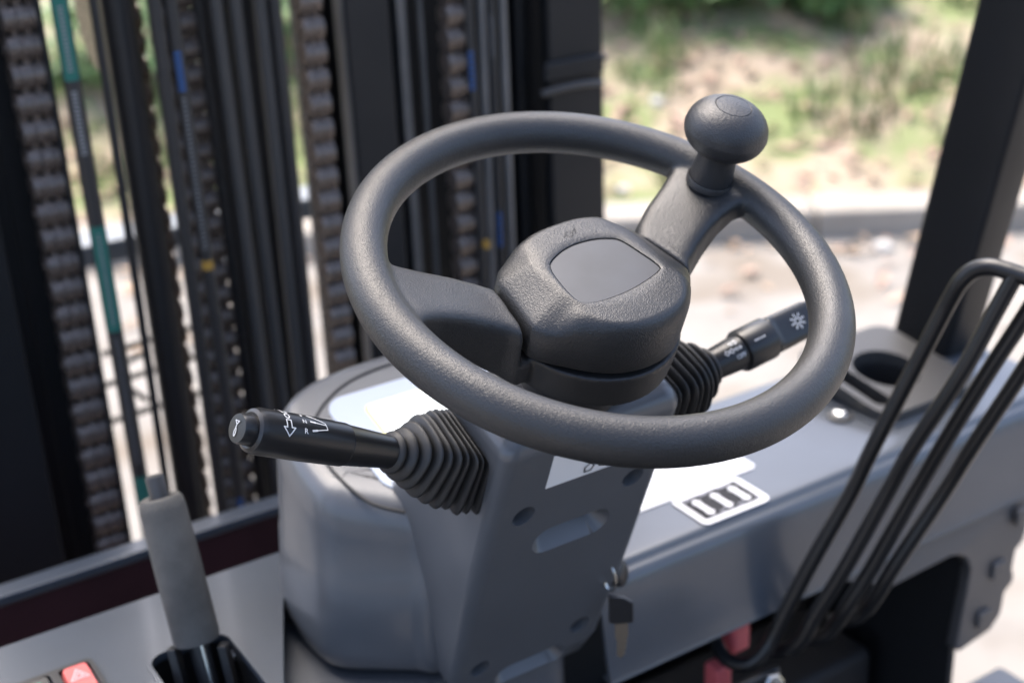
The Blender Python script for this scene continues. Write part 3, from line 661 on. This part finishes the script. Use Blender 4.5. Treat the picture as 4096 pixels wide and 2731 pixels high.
# stickers
mk('white_sticker', *prism(rrect(.140, .291, .1765, .275, .006, 4), 1.0010, 1.0014, T), M['white'], cowl, smooth=False)
mk('lever_sticker', *prism(rrect(.1930, .2635, .1290, .1740, .0055, 4), 1.0012, 1.0018, lambda a, b, c: T(a, b, c - max(0, .139 - b) * .12)), M['white'], cowl, smooth=False)
SF = lambda a, b, c: T(a, b, c - max(0, .139 - b) * .12)
mk('sticker_field', *prism([(.1985, .1345), (.2575, .1345), (.2575, .1685), (.1985, .1685)], 1.0019, 1.0021, SF), M['ink'], cowl, smooth=False)
av = []
for k in range(3):
    cx = .2085 + k * .0192
    poly = [(cx - .0026, .1415), (cx - .0026, .1575), (cx - .0046, .1575), (cx, .1638), (cx + .0046, .1575), (cx + .0026, .1575), (cx + .0026, .1415), (cx + .0046, .1415), (cx, .1365), (cx - .0046, .1415)]
    av.append(prism(poly, 1.0022, 1.0024, SF))
for q in av: mk('arrow_mark', *q, M['white'], cowl, smooth=False)
gv = [prism(rrect(a, a + wd, b, b + .0022, .0008, 2), 1.0022, 1.0023, SF) for a, b, wd in ((.200, .1645, .008), (.216, .1650, .010), (.236, .1650, .012), (.2155, .1356, .006), (.234, .1356, .007), (.252, .1356, .004))]
for q in gv: mk('sticker_print', *q, M['greyink'], cowl, smooth=False)
# cowl rear panel to the right with arch, and its outer leg
out_ = [(3300, 2330), (3571, 2346), (3700, 2278), (3800, 2226), (3845, 2222), (3872, 2240), (3882, 2275), (3870, 2350), (3821, 2596), (3838, 2606), (3964, 2518), (3990, 2478), (4008, 2441), (4014, 2405), (4020, 2369), (4050, 2330), (4058, 2300), (4052, 2270), (4066, 2200), (4096, 2160), (4110, 2110), (4150, 1960), (3500, 2060), (3300, 2200)]
side = [(p.x, p.z) for p in (aty(a, b, .1) for a, b in out_)]
M['sidep'] = mat('cowl plastic in brownish light', (.085, .080, .078), .45, bump=('noise', 300, .1, .001), var=(10, .1))  # browner light on the cowl's continuation, put into the colour
sp_ = mk('side_panel', *plate(side, [], 0, .012, lambda a, b, c: T(a, .1000 + c + max(0, b - .90) * .35, b)), M['sidep'], fl, angle=35, bevel=.003, seg=2)
for px, py in ((3993, 2274), (3934, 2470), (4089, 2060)):
    p = aty(px, py, .098)
    mk('panel_bump', *boxg(p.x - .009, p.x + .009, .0955, .0998, p.z - .009, p.z + .009), M['sidep'], sp_, bevel=.003)
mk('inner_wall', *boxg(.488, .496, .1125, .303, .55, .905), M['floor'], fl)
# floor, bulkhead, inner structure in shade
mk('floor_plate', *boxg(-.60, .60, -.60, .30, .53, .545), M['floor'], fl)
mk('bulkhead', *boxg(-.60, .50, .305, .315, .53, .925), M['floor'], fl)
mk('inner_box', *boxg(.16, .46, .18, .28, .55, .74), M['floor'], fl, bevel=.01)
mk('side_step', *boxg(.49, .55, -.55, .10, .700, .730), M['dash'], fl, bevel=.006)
# red latch and bolt under the cowl
r0 = aty(2960, 2560, .13)
red = lab(mk('red_latch', *join(boxg(r0.x - .010, r0.x + .011, .128, .150, r0.z - .012, r0.z + .018)), M['red'], fl, bevel=.004, seg=3), 'red latch below the cowl')
r1 = aty(2905, 2700, .12)
mk('latch_tab', *boxg(r1.x - .008, r1.x + .009, .122, .140, r1.z - .02, r1.z + .006), M['red'], red, bevel=.003)
b0 = aty(3085, 2670, .085)
bk = mk('lever_bracket', *boxg(b0.x - .05, b0.x + .012, .085, .093, b0.z - .05, b0.z - .004), M['black'], fl, bevel=.003)
mk('bolt', *lathe([(.0085, 0), (.0085, .006), (.0065, .008), (.001, .0085)], T(b0.x, .084, b0.z - .012), (-.3, -1, .3), 6), M['steel'], bk, angle=25)
# ---------------- guard rods at the right
rods = lab(mk('lever_guard', *tube(catmull([tuple(atd(*p)) for p in ((2850, 2470, 1.165), (2862, 2560, 1.155), (2905, 2632, 1.145), (2985, 2655, 1.135), (3055, 2605, 1.13), (3110, 2510, 1.125), (3232, 2274, 1.105), (3400, 1977, 1.08), (3490, 1793, 1.06), (3645, 1495, 1.03), (3765, 1265, 1.005), (3805, 1190, .995), (3845, 1125, .985), (3895, 1082, .978), (3960, 1068, .970), (4030, 1084, .963), (4096, 1105, .957), (4400, 1200, .93))], 8), .0064, 16), M['stalk'], fl), 'black bent rod guard at the right')
for pts in ([(4062, 1100, .960), (3985, 1240, .972), (3845, 1495, .995), (3648, 1793, 1.035), (3545, 1977, 1.06), (3378, 2274, 1.09), (3265, 2453, 1.11), (3215, 2545, 1.12), (3165, 2592, 1.13), (3080, 2600, 1.15)],
            [(4230, 1060, .95), (4096, 1270, .975), (3949, 1495, 1.0), (3764, 1793, 1.04), (3655, 1977, 1.065), (3485, 2274, 1.095), (3390, 2420, 1.11), (3335, 2505, 1.125), (3285, 2545, 1.135), (3200, 2550, 1.15)],
            [(4340, 1100, .955), (4085, 1495, 1.005), (3886, 1793, 1.045), (3770, 1977, 1.07), (3580, 2260, 1.095), (3510, 2375, 1.11), (3460, 2440, 1.125), (3405, 2474, 1.135), (3320, 2480, 1.15)]):
    mk('guard_rod', *tube(catmull([tuple(atd(*q)) for q in pts], 6), .0062, 14), M['stalk'], rods)
# ---------------- overhead guard post
P0, P1 = Vector((.58, .2927, 1.0166)), Vector((.58, .2255, 1.3534)); pd = (P1 - P0).normalized()
b0_, b1_ = P0 - pd * .04, P0 + pd * ((2.13 - P0.z) / pd.z)
def postring(c): return [c + Vector((a, b, 0)) for a, b in rrect(0, .046, -.072, 0.0, .006, 4)]
post = lab(mk('guard_post', *loft([postring(b0_), postring(b1_)]), M['mast'], fl, angle=40), 'black overhead guard post rising from the cowl')
mk('post_boot', *loft([[T(a, b, .9985) for a, b in rrect(.555, .640, .205, .312, .02, 5)], [T(a, b, 1.006) for a, b in rrect(.568, .638, .216, .308, .016, 5)]]), M['dash'], post, angle=50)
# ---------------- rest of the cab behind the driver's place: unseen, added to shade driver-facing surfaces
mk('battery_hood', *boxg(-.46, .46, -1.45, -.30, .55, .84), M['column'], fl, bevel=.03, seg=3)
seat = mk('driver_seat', *boxg(-.25, .25, -.80, -.30, .845, .97), M['black'], fl, bevel=.04, seg=4)
mk('backrest', *boxg(-.24, .24, -.92, -.78, .93, 1.46), M['black'], seat, bevel=.05, seg=4)
mk('counterweight', *boxg(-.55, .55, -1.85, -1.46, .25, 1.08), M['mast'], fl, bevel=.06, seg=3)
mk('side_frame', *boxg(-.60, -.47, -1.45, -.06, .30, .62), M['mast'], fl, bevel=.02)
mk('side_frame', *boxg(.47, .60, -1.45, -.56, .30, .62), M['mast'], fl, bevel=.02)
RZ = 2.13; topc = P0 + pd * ((RZ - P0.z) / pd.z)
roof = mk('overhead_guard', *join(boxg(-.63, -.58, -1.25, topc.y, RZ, RZ + .05), boxg(.58, .63, -1.25, topc.y, RZ, RZ + .05), boxg(-.579, .579, topc.y - .05, topc.y, RZ, RZ + .05), boxg(-.579, .579, -1.25, -1.20, RZ, RZ + .05)), M['mast'], fl)
for k in range(7):
    x = -.45 + .15 * k; mk('guard_bar', *boxg(x - .010, x + .010, -1.199, topc.y - .051, RZ + .005, RZ + .045), M['mast'], roof)
mk('guard_post', *loft([[p + Vector((-1.206, 0, 0)) for p in postring(P0 - pd * .04)], [p + Vector((-1.206, 0, 0)) for p in postring(topc)]]), M['mast'], fl, angle=40)
for x in (-.61, .56): mk('guard_post', *boxg(x, x + .05, -1.26, -1.20, .60, RZ), M['mast'], fl)
# ---------------- mast
ZB, ZT = .30, 2.25
def X4(px, y): return aty(px, 400, y).x               # lateral place of a vertical seen at row 400
def bar(name, xa, xb, ya, yb, mt, z0=ZB, z1=ZT, bev=.002, parent=fl):
    return mk(name, *boxg(xa, xb, ya, yb, z0, z1), mt, parent, bevel=bev)
# channel rails
def rail(xa, xb, ya, yb, web, flange, openside, label):
    # I section: web along y, flanges at both ends
    if openside == 'I':
        xm = (xa + xb) / 2
        pl_ = [(xa, ya), (xb, ya), (xb, ya + flange), (xm + web / 2, ya + flange), (xm + web / 2, yb - flange), (xb, yb - flange), (xb, yb), (xa, yb), (xa, yb - flange), (xm - web / 2, yb - flange), (xm - web / 2, ya + flange), (xa, ya + flange)]
    elif openside == 'L':                                # open to the left
        pl_ = [(xa, ya), (xb, ya), (xb, yb), (xa, yb), (xa, yb - flange), (xb - web, yb - flange), (xb - web, ya + flange), (xa, ya + flange)]
    else:
        pl_ = [(xa, ya), (xb, ya), (xb, ya + flange), (xa + web, ya + flange), (xa + web, yb - flange), (xb, yb - flange), (xb, yb), (xa, yb)]
    o = mk('mast_rail', *loft([[T(a, b, ZB) for a, b in pl_], [T(a, b, ZT) for a, b in pl_]]), M['mast'], fl, bevel=.0025, angle=30)
    o['label'] = label; return o
rail(.1735, .222, .66, .80, .012, .016, 'L', 'black inner mast rail')
rail(.236, .262, .70, .81, .010, .014, 'I', 'black middle mast rail')
ro = rail(.412, .4855, .655, .83, .014, .018, 'L', 'black outer mast rail on the right')
rail(-.262, -.190, .655, .83, .014, .018, 'R', 'black outer mast rail on the left')
rail(-.2150, -.168, .70, .82, .012, .016, 'I', 'black inner mast rail on the left')
bar('mast_plate', .27, .405, .775, .79, M['mast'])
bar('mast_plate', .064, .141, .765, .78, M['mast'], bev=.001)
bar('mast_plate', -.30, -.112, .702, .712, M['mast'], bev=.001)
bar('rail_strip', X4(1612, .69), X4(1648, .69), .690, .696, M['mastedge'], bev=.001)
bar('rail_strip', X4(1697, .69), X4(1716, .69), .690, .695, M['mastedge'], bev=.001)
bar('rail_strip', .4858, .4880, .66, .675, M['mastedge'], bev=.0008)
bar('rail_strip', .1712, .1733, .665, .685, M['mastedge'], bev=.0008)  # light on the rail's left side, put in as a pale grey strip
bar('guide_strip', X4(205, .655), X4(228, .655), .655, .668, M['mast'], bev=.001)
bar('guide_strip', X4(60, .69), X4(70, .69), .672, .690, M['mast'], bev=.001)
# pipe clamp on the outer rail
cl = mk('rail_clamp', *boxg(.402, .482, .6475, .6540, 1.236, 1.258), M['mast'], ro, bevel=.004)
mk('clamp_bolt', *lathe([(.0050, 0), (.0050, .006), (.0032, .007), (.0032, .011)], T(.4845, .664, 1.249), (1, -.2, .1), 6), M['hosegrey'], ro, angle=25)
mk('clamp_band', *tube([T(.394 + .082 * k / 8, .646 - .004 * sin(pi * k / 8), 1.226 + .004 * sin(pi * k / 8)) for k in range(9)], .004, 10), M['hosegrey'], ro)
# lift cylinder and hoses
def vert(name, px0, px1, y, mt, label=None, z0=ZB, z1=ZT, sway=.003):
    xa, xb = X4(px0, y), X4(px1, y); c, r = (xa + xb) / 2, (xb - xa) / 2 * .93
    ph = random.uniform(0, 6); n = 15
    o = mk(name, *tube([T(c + sway * sin(ph + 4.0 * (z0 + (z1 - z0) * k / n)) * .6, y + sway * cos(ph + 3 * k / n), z0 + (z1 - z0) * k / n) for k in range(n + 1)], r, 18), mt, fl)
    if label: o['label'] = label
    o['cr'] = 0; del o['cr']
    return o, c, r, ph, n, z0, z1, y, sway
def prints(h, pya, pyb, mt, nm, frac=.9, dash=None, wide=1.0):
    o, c, r, ph, n, z0, z1, y, sway = h
    za, zb = aty(0, pya, y).z, aty(0, pyb, y).z
    # place by height on this hose
    px = lambda z: (c + sway * sin(ph + 4.0 * z) * .6, y + sway * cos(ph + 3 * (z - z0) / (z1 - z0)))
    ztop_, zbot = zz(c, y, pya), zz(c, y, pyb)
    segs = dash or 1; vs_, fs_ = [], []
    for k in range(segs):
        a = ztop_ + (zbot - ztop_) * k / segs; b = ztop_ + (zbot - ztop_) * (k + (frac if segs > 1 else 1)) / segs
        rg = []
        for z in [a + (b - a) * q / 6 for q in range(7)]:
            cx, cy = px(z); view = atan2(CAM.y - cy, CAM.x - cx)
            rg.append([T(cx + (r + .0004) * cos(view + t * wide), cy + (r + .0004) * sin(view + t * wide), z) for t in (-.9, -.45, 0, .45, .9)])
        v, f = loft(rg, False, False, False); o2 = len(vs_); vs_ += v; fs_ += [tuple(i + o2 for i in q) for q in f]
    return mk('hose_print', vs_, fs_, mt, o)
def zz(x, y, py):                                       # height at which a vertical at (x, y) crosses image row py
    lo, hi = 0.0, 2.6
    for _ in range(40):
        mid = (lo + hi) / 2; q = Vector((x, y, mid)) - CAM; r = 1365.5 - FPX * q.dot(UPV) / q.dot(FWD)
        if r > py: lo = mid
        else: hi = mid
    return mid
h = vert('hydraulic_hose', 274, 350, .640, M['hose'], 'black hose with green printed bands')
prints(h, -60, 320, M['green'], 'g'); prints(h, 20, 290, M['greyprint'], 'p', .55, 16, .3)
prints(h, 360, 620, M['greyprint'], 'p', .6, 16, .35)
prints(h, 900, 1320, M['green'], 'g'); prints(h, 930, 1300, M['greyprint'], 'p', .5, 26, .22)
prints(h, 1345, 1850, M['greyprint'], 'p', .35, 46, .18); prints(h, 1900, 2150, M['green'], 'g')
vert('hydraulic_pipe', 404, 444, .665, M['hose'])
vert('lift_cylinder', 452, 590, .700, M['hose'], 'thick black lift cylinder tube', sway=0)
vert('hydraulic_hose', 636, 698, .650, M['hose'])
h = vert('hydraulic_hose', 712, 772, .645, M['hose'], 'black hose with blue print between chains')
prints(h, 205, 370, M['blue'], 'b', .62, 7, .5); prints(h, 1985, 2115, M['blue'], 'b', .62, 7, .5); prints(h, 390, 1000, M['greyprint'], 'p', .5, 34, .2); prints(h, 1040, 1075, M['yellow'], 'y')
vert('hydraulic_hose', 812, 872, .700, M['hose'])
vert('hydraulic_hose', 886, 944, .660, M['hosegrey']); vert('hydraulic_hose', 964, 1024, .665, M['hosegrey'])
vert('hydraulic_hose', 1044, 1100, .665, M['hosegrey']); vert('hydraulic_hose', 1106, 1154, .660, M['hose'])
h = vert('hydraulic_hose', 1873, 1910, .655, M['hose'], 'black hose beside the right chain, blue print'); prints(h, 205, 365, M['blue'], 'b', .62, 7, .5)
h[0].name = 'hydraulic_hose'
vert('hydraulic_pipe', 1914, 1952, .665, M['mastedge'], z0=ZB); h = vert('hydraulic_hose', 1958, 1992, .660, M['hose'], sway=.002)
prints(h, 845, 985, M['blue'], 'b', .62, 6, .5); prints(h, 60, 230, M['greyprint'], 'p', .5, 10, .2)
vert('hydraulic_pipe', 1996, 2030, .665, M['mastedge']); vert('hydraulic_pipe', 2050, 2105, .70, M['mast'])
# chain sheave at the upper left
sp = T(X4(592, .72), .72, zz(X4(592, .72), .72, 200))
mk('chain_sheave', *lathe([(.020, -.011), (.060, -.011), (.060, -.008), (.052, -.006), (.052, .006), (.060, .008), (.060, .011), (.020, .011)], sp + Vector((-.012, .062, .03)), (1, 0, 0), 40), M['chain'], fl)
# leaf chains
PITCH = .0254
def eight(n=9):
    r, d = .0126, PITCH / 2; pts = []
    for k in range(n + 1): t = radians(-66 + 312 * k / n); pts.append((r * cos(t), d + r * sin(t)))
    for k in range(n + 1): t = radians(114 + 312 * k / n); pts.append((r * cos(t), -d + r * sin(t)))
    return pts
E8 = eight()
def linkmesh(xs, th):
    wdp = (max(xs) - min(xs)) + 1.6 * th
    parts = [loft([[T(x - th / 2, a, b) for a, b in E8], [T(x + th / 2, a, b) for a, b in E8]]) for x in xs]
    parts.append(lathe([(.0042, -wdp / 2), (.0042, wdp / 2)], T(0, 0, PITCH / 2), (1, 0, 0), 10))
    v, f = join(*parts); me = bpy.data.meshes.new('link'); me.from_pydata([tuple(q) for q in v], [], f)
    bm = bmesh.new(); bm.from_mesh(me); bmesh.ops.recalc_face_normals(bm, faces=bm.faces); bm.to_mesh(me); bm.free(); finish(me, M['chain'], True, 40); return me
def lift_chain(px, y, wd, label, z0=.62, z1=1.56, shift=0, rot=0):
    x = X4(px, y); e = empty('lift_chain', (x, y, z0), fl); e['label'] = label
    th = wd / 9 * .92
    A = linkmesh([-3.5 * wd / 9, 0, 3.5 * wd / 9], th * 2.0) if wd > .02 else linkmesh([(k * 2 - 3) * wd / 8 for k in range(4)], th)
    B = linkmesh([-1.75 * wd / 9, 1.75 * wd / 9], th * 1.6) if wd > .02 else linkmesh([(k * 2 - 2) * wd / 8 for k in range(3)], th)
    k = 0; z = shift
    while z < z1 - z0:
        o = bpy.data.objects.new('link', A if k % 2 == 0 else B); COL.objects.link(o); o.parent = e; o.location = (random.uniform(-.0004, .0004), random.uniform(-.0006, .0006), z)
        o.rotation_euler = (random.uniform(-.02, .02), 0, rot); z += PITCH; k += 1
    return e
lift_chain(130, .668, .0305, 'wide leaf chain at the far left of the mast', shift=.006)
lift_chain(1266, .668, .0225, 'leaf chain left of the steering wheel rim', shift=.010, z0=.85)
lift_chain(1826, .668, .0240, 'leaf chain in the right mast rail', shift=.004, z0=.95)
lift_chain(690, .700, .0185, 'narrow leaf chain between the hoses', shift=.012, rot=.0)
lift_chain(775, .700, .0200, 'narrow leaf chain beside the blue printed hose', shift=.002)
lift_chain(576, .735, .0150, 'slim leaf chain behind the lift cylinder', shift=.008)
# fork carriage beyond the mast
cb = aty(700, 908, 1.0)
car = lab(mk('fork_carriage', *boxg(-.34, .50, 1.0, 1.06, cb.z - .028, cb.z), M['bluegrey'], fl, bevel=.004), 'pale blue grey carriage bar beyond the mast')
for (pa, pb) in (((500, 1450), (575, 1415)), ((470, 1520), (590, 1600))):
    mk('stay_rod', *tube([aty(pa[0], pa[1], .95), aty(pb[0], pb[1], .95)], .0035, 8), M['mast'], car)
for py in (1365, 1490, 1640):
    p = aty(610, py, .90); mk('stay_rod', *tube([p - Vector((.06, 0, .0)), p + Vector((.06, 0, .006))], .004, 8), M['mast'], car)
mk('yellow_clip', *boxg(X4(1905, .64), X4(1925, .64), .636, .642, zz(X4(1915, .64), .64, 990), zz(X4(1915, .64), .64, 962)), M['yellow'], fl)

# ================================================================== KEY hanging at the column
kx = atd(2466, 2270, .965)
ign = lab(mk('ignition_switch', *lathe([(.010, -.01), (.010, .006), (.008, .008), (.0005, .009)], atd(2455, 2290, .985), (.5, -.8, .2), 20), M['black'], fl), 'black ignition switch at the cowl corner')
key = empty('key', atd(2440, 2330, .965)); key.scale = (.88, .88, .95); tag(key, 'steel key with a black plastic head hanging on a split ring', 'key')
KD_ = Vector((0.02, 0.0, -1)).normalized(); KS = RGT.copy(); KS.z = 0; KS.normalize(); KB = KS.cross(Vector((0, 0, 1)))
def KEY(a, b, c): return KS * a + Vector((0, 0, 1)) * b + KB * c
ring = [KEY(.0075 * cos(t) * .55, .004 + .0105 * sin(t), .0045 * cos(t)) for t in [2 * pi * k / 24 for k in range(25)]]
mk('split_ring', *tube(ring, .0011, 8), M['steel'], key)
mk('key_head', *prism([(-.0015, -.0105), (.011, -.0125), (.0185, -.017), (.0185, -.0345), (.004, -.0355), (-.0015, -.034)], -.0022, .0022, KEY), M['black'], key, bevel=.001)
blade_ = [(.0035, -.0350), (.0140, -.0350), (.0140, -.047), (.0125, -.049), (.0135, -.052), (.0118, -.054), (.0128, -.057), (.0112, -.060), (.0118, -.062), (.0080, -.0665), (.0050, -.064), (.0050, -.050), (.0035, -.048)]
mk('key_blade', *prism(blade_, -.0011, .0011, KEY), M['brass'], key, smooth=False)
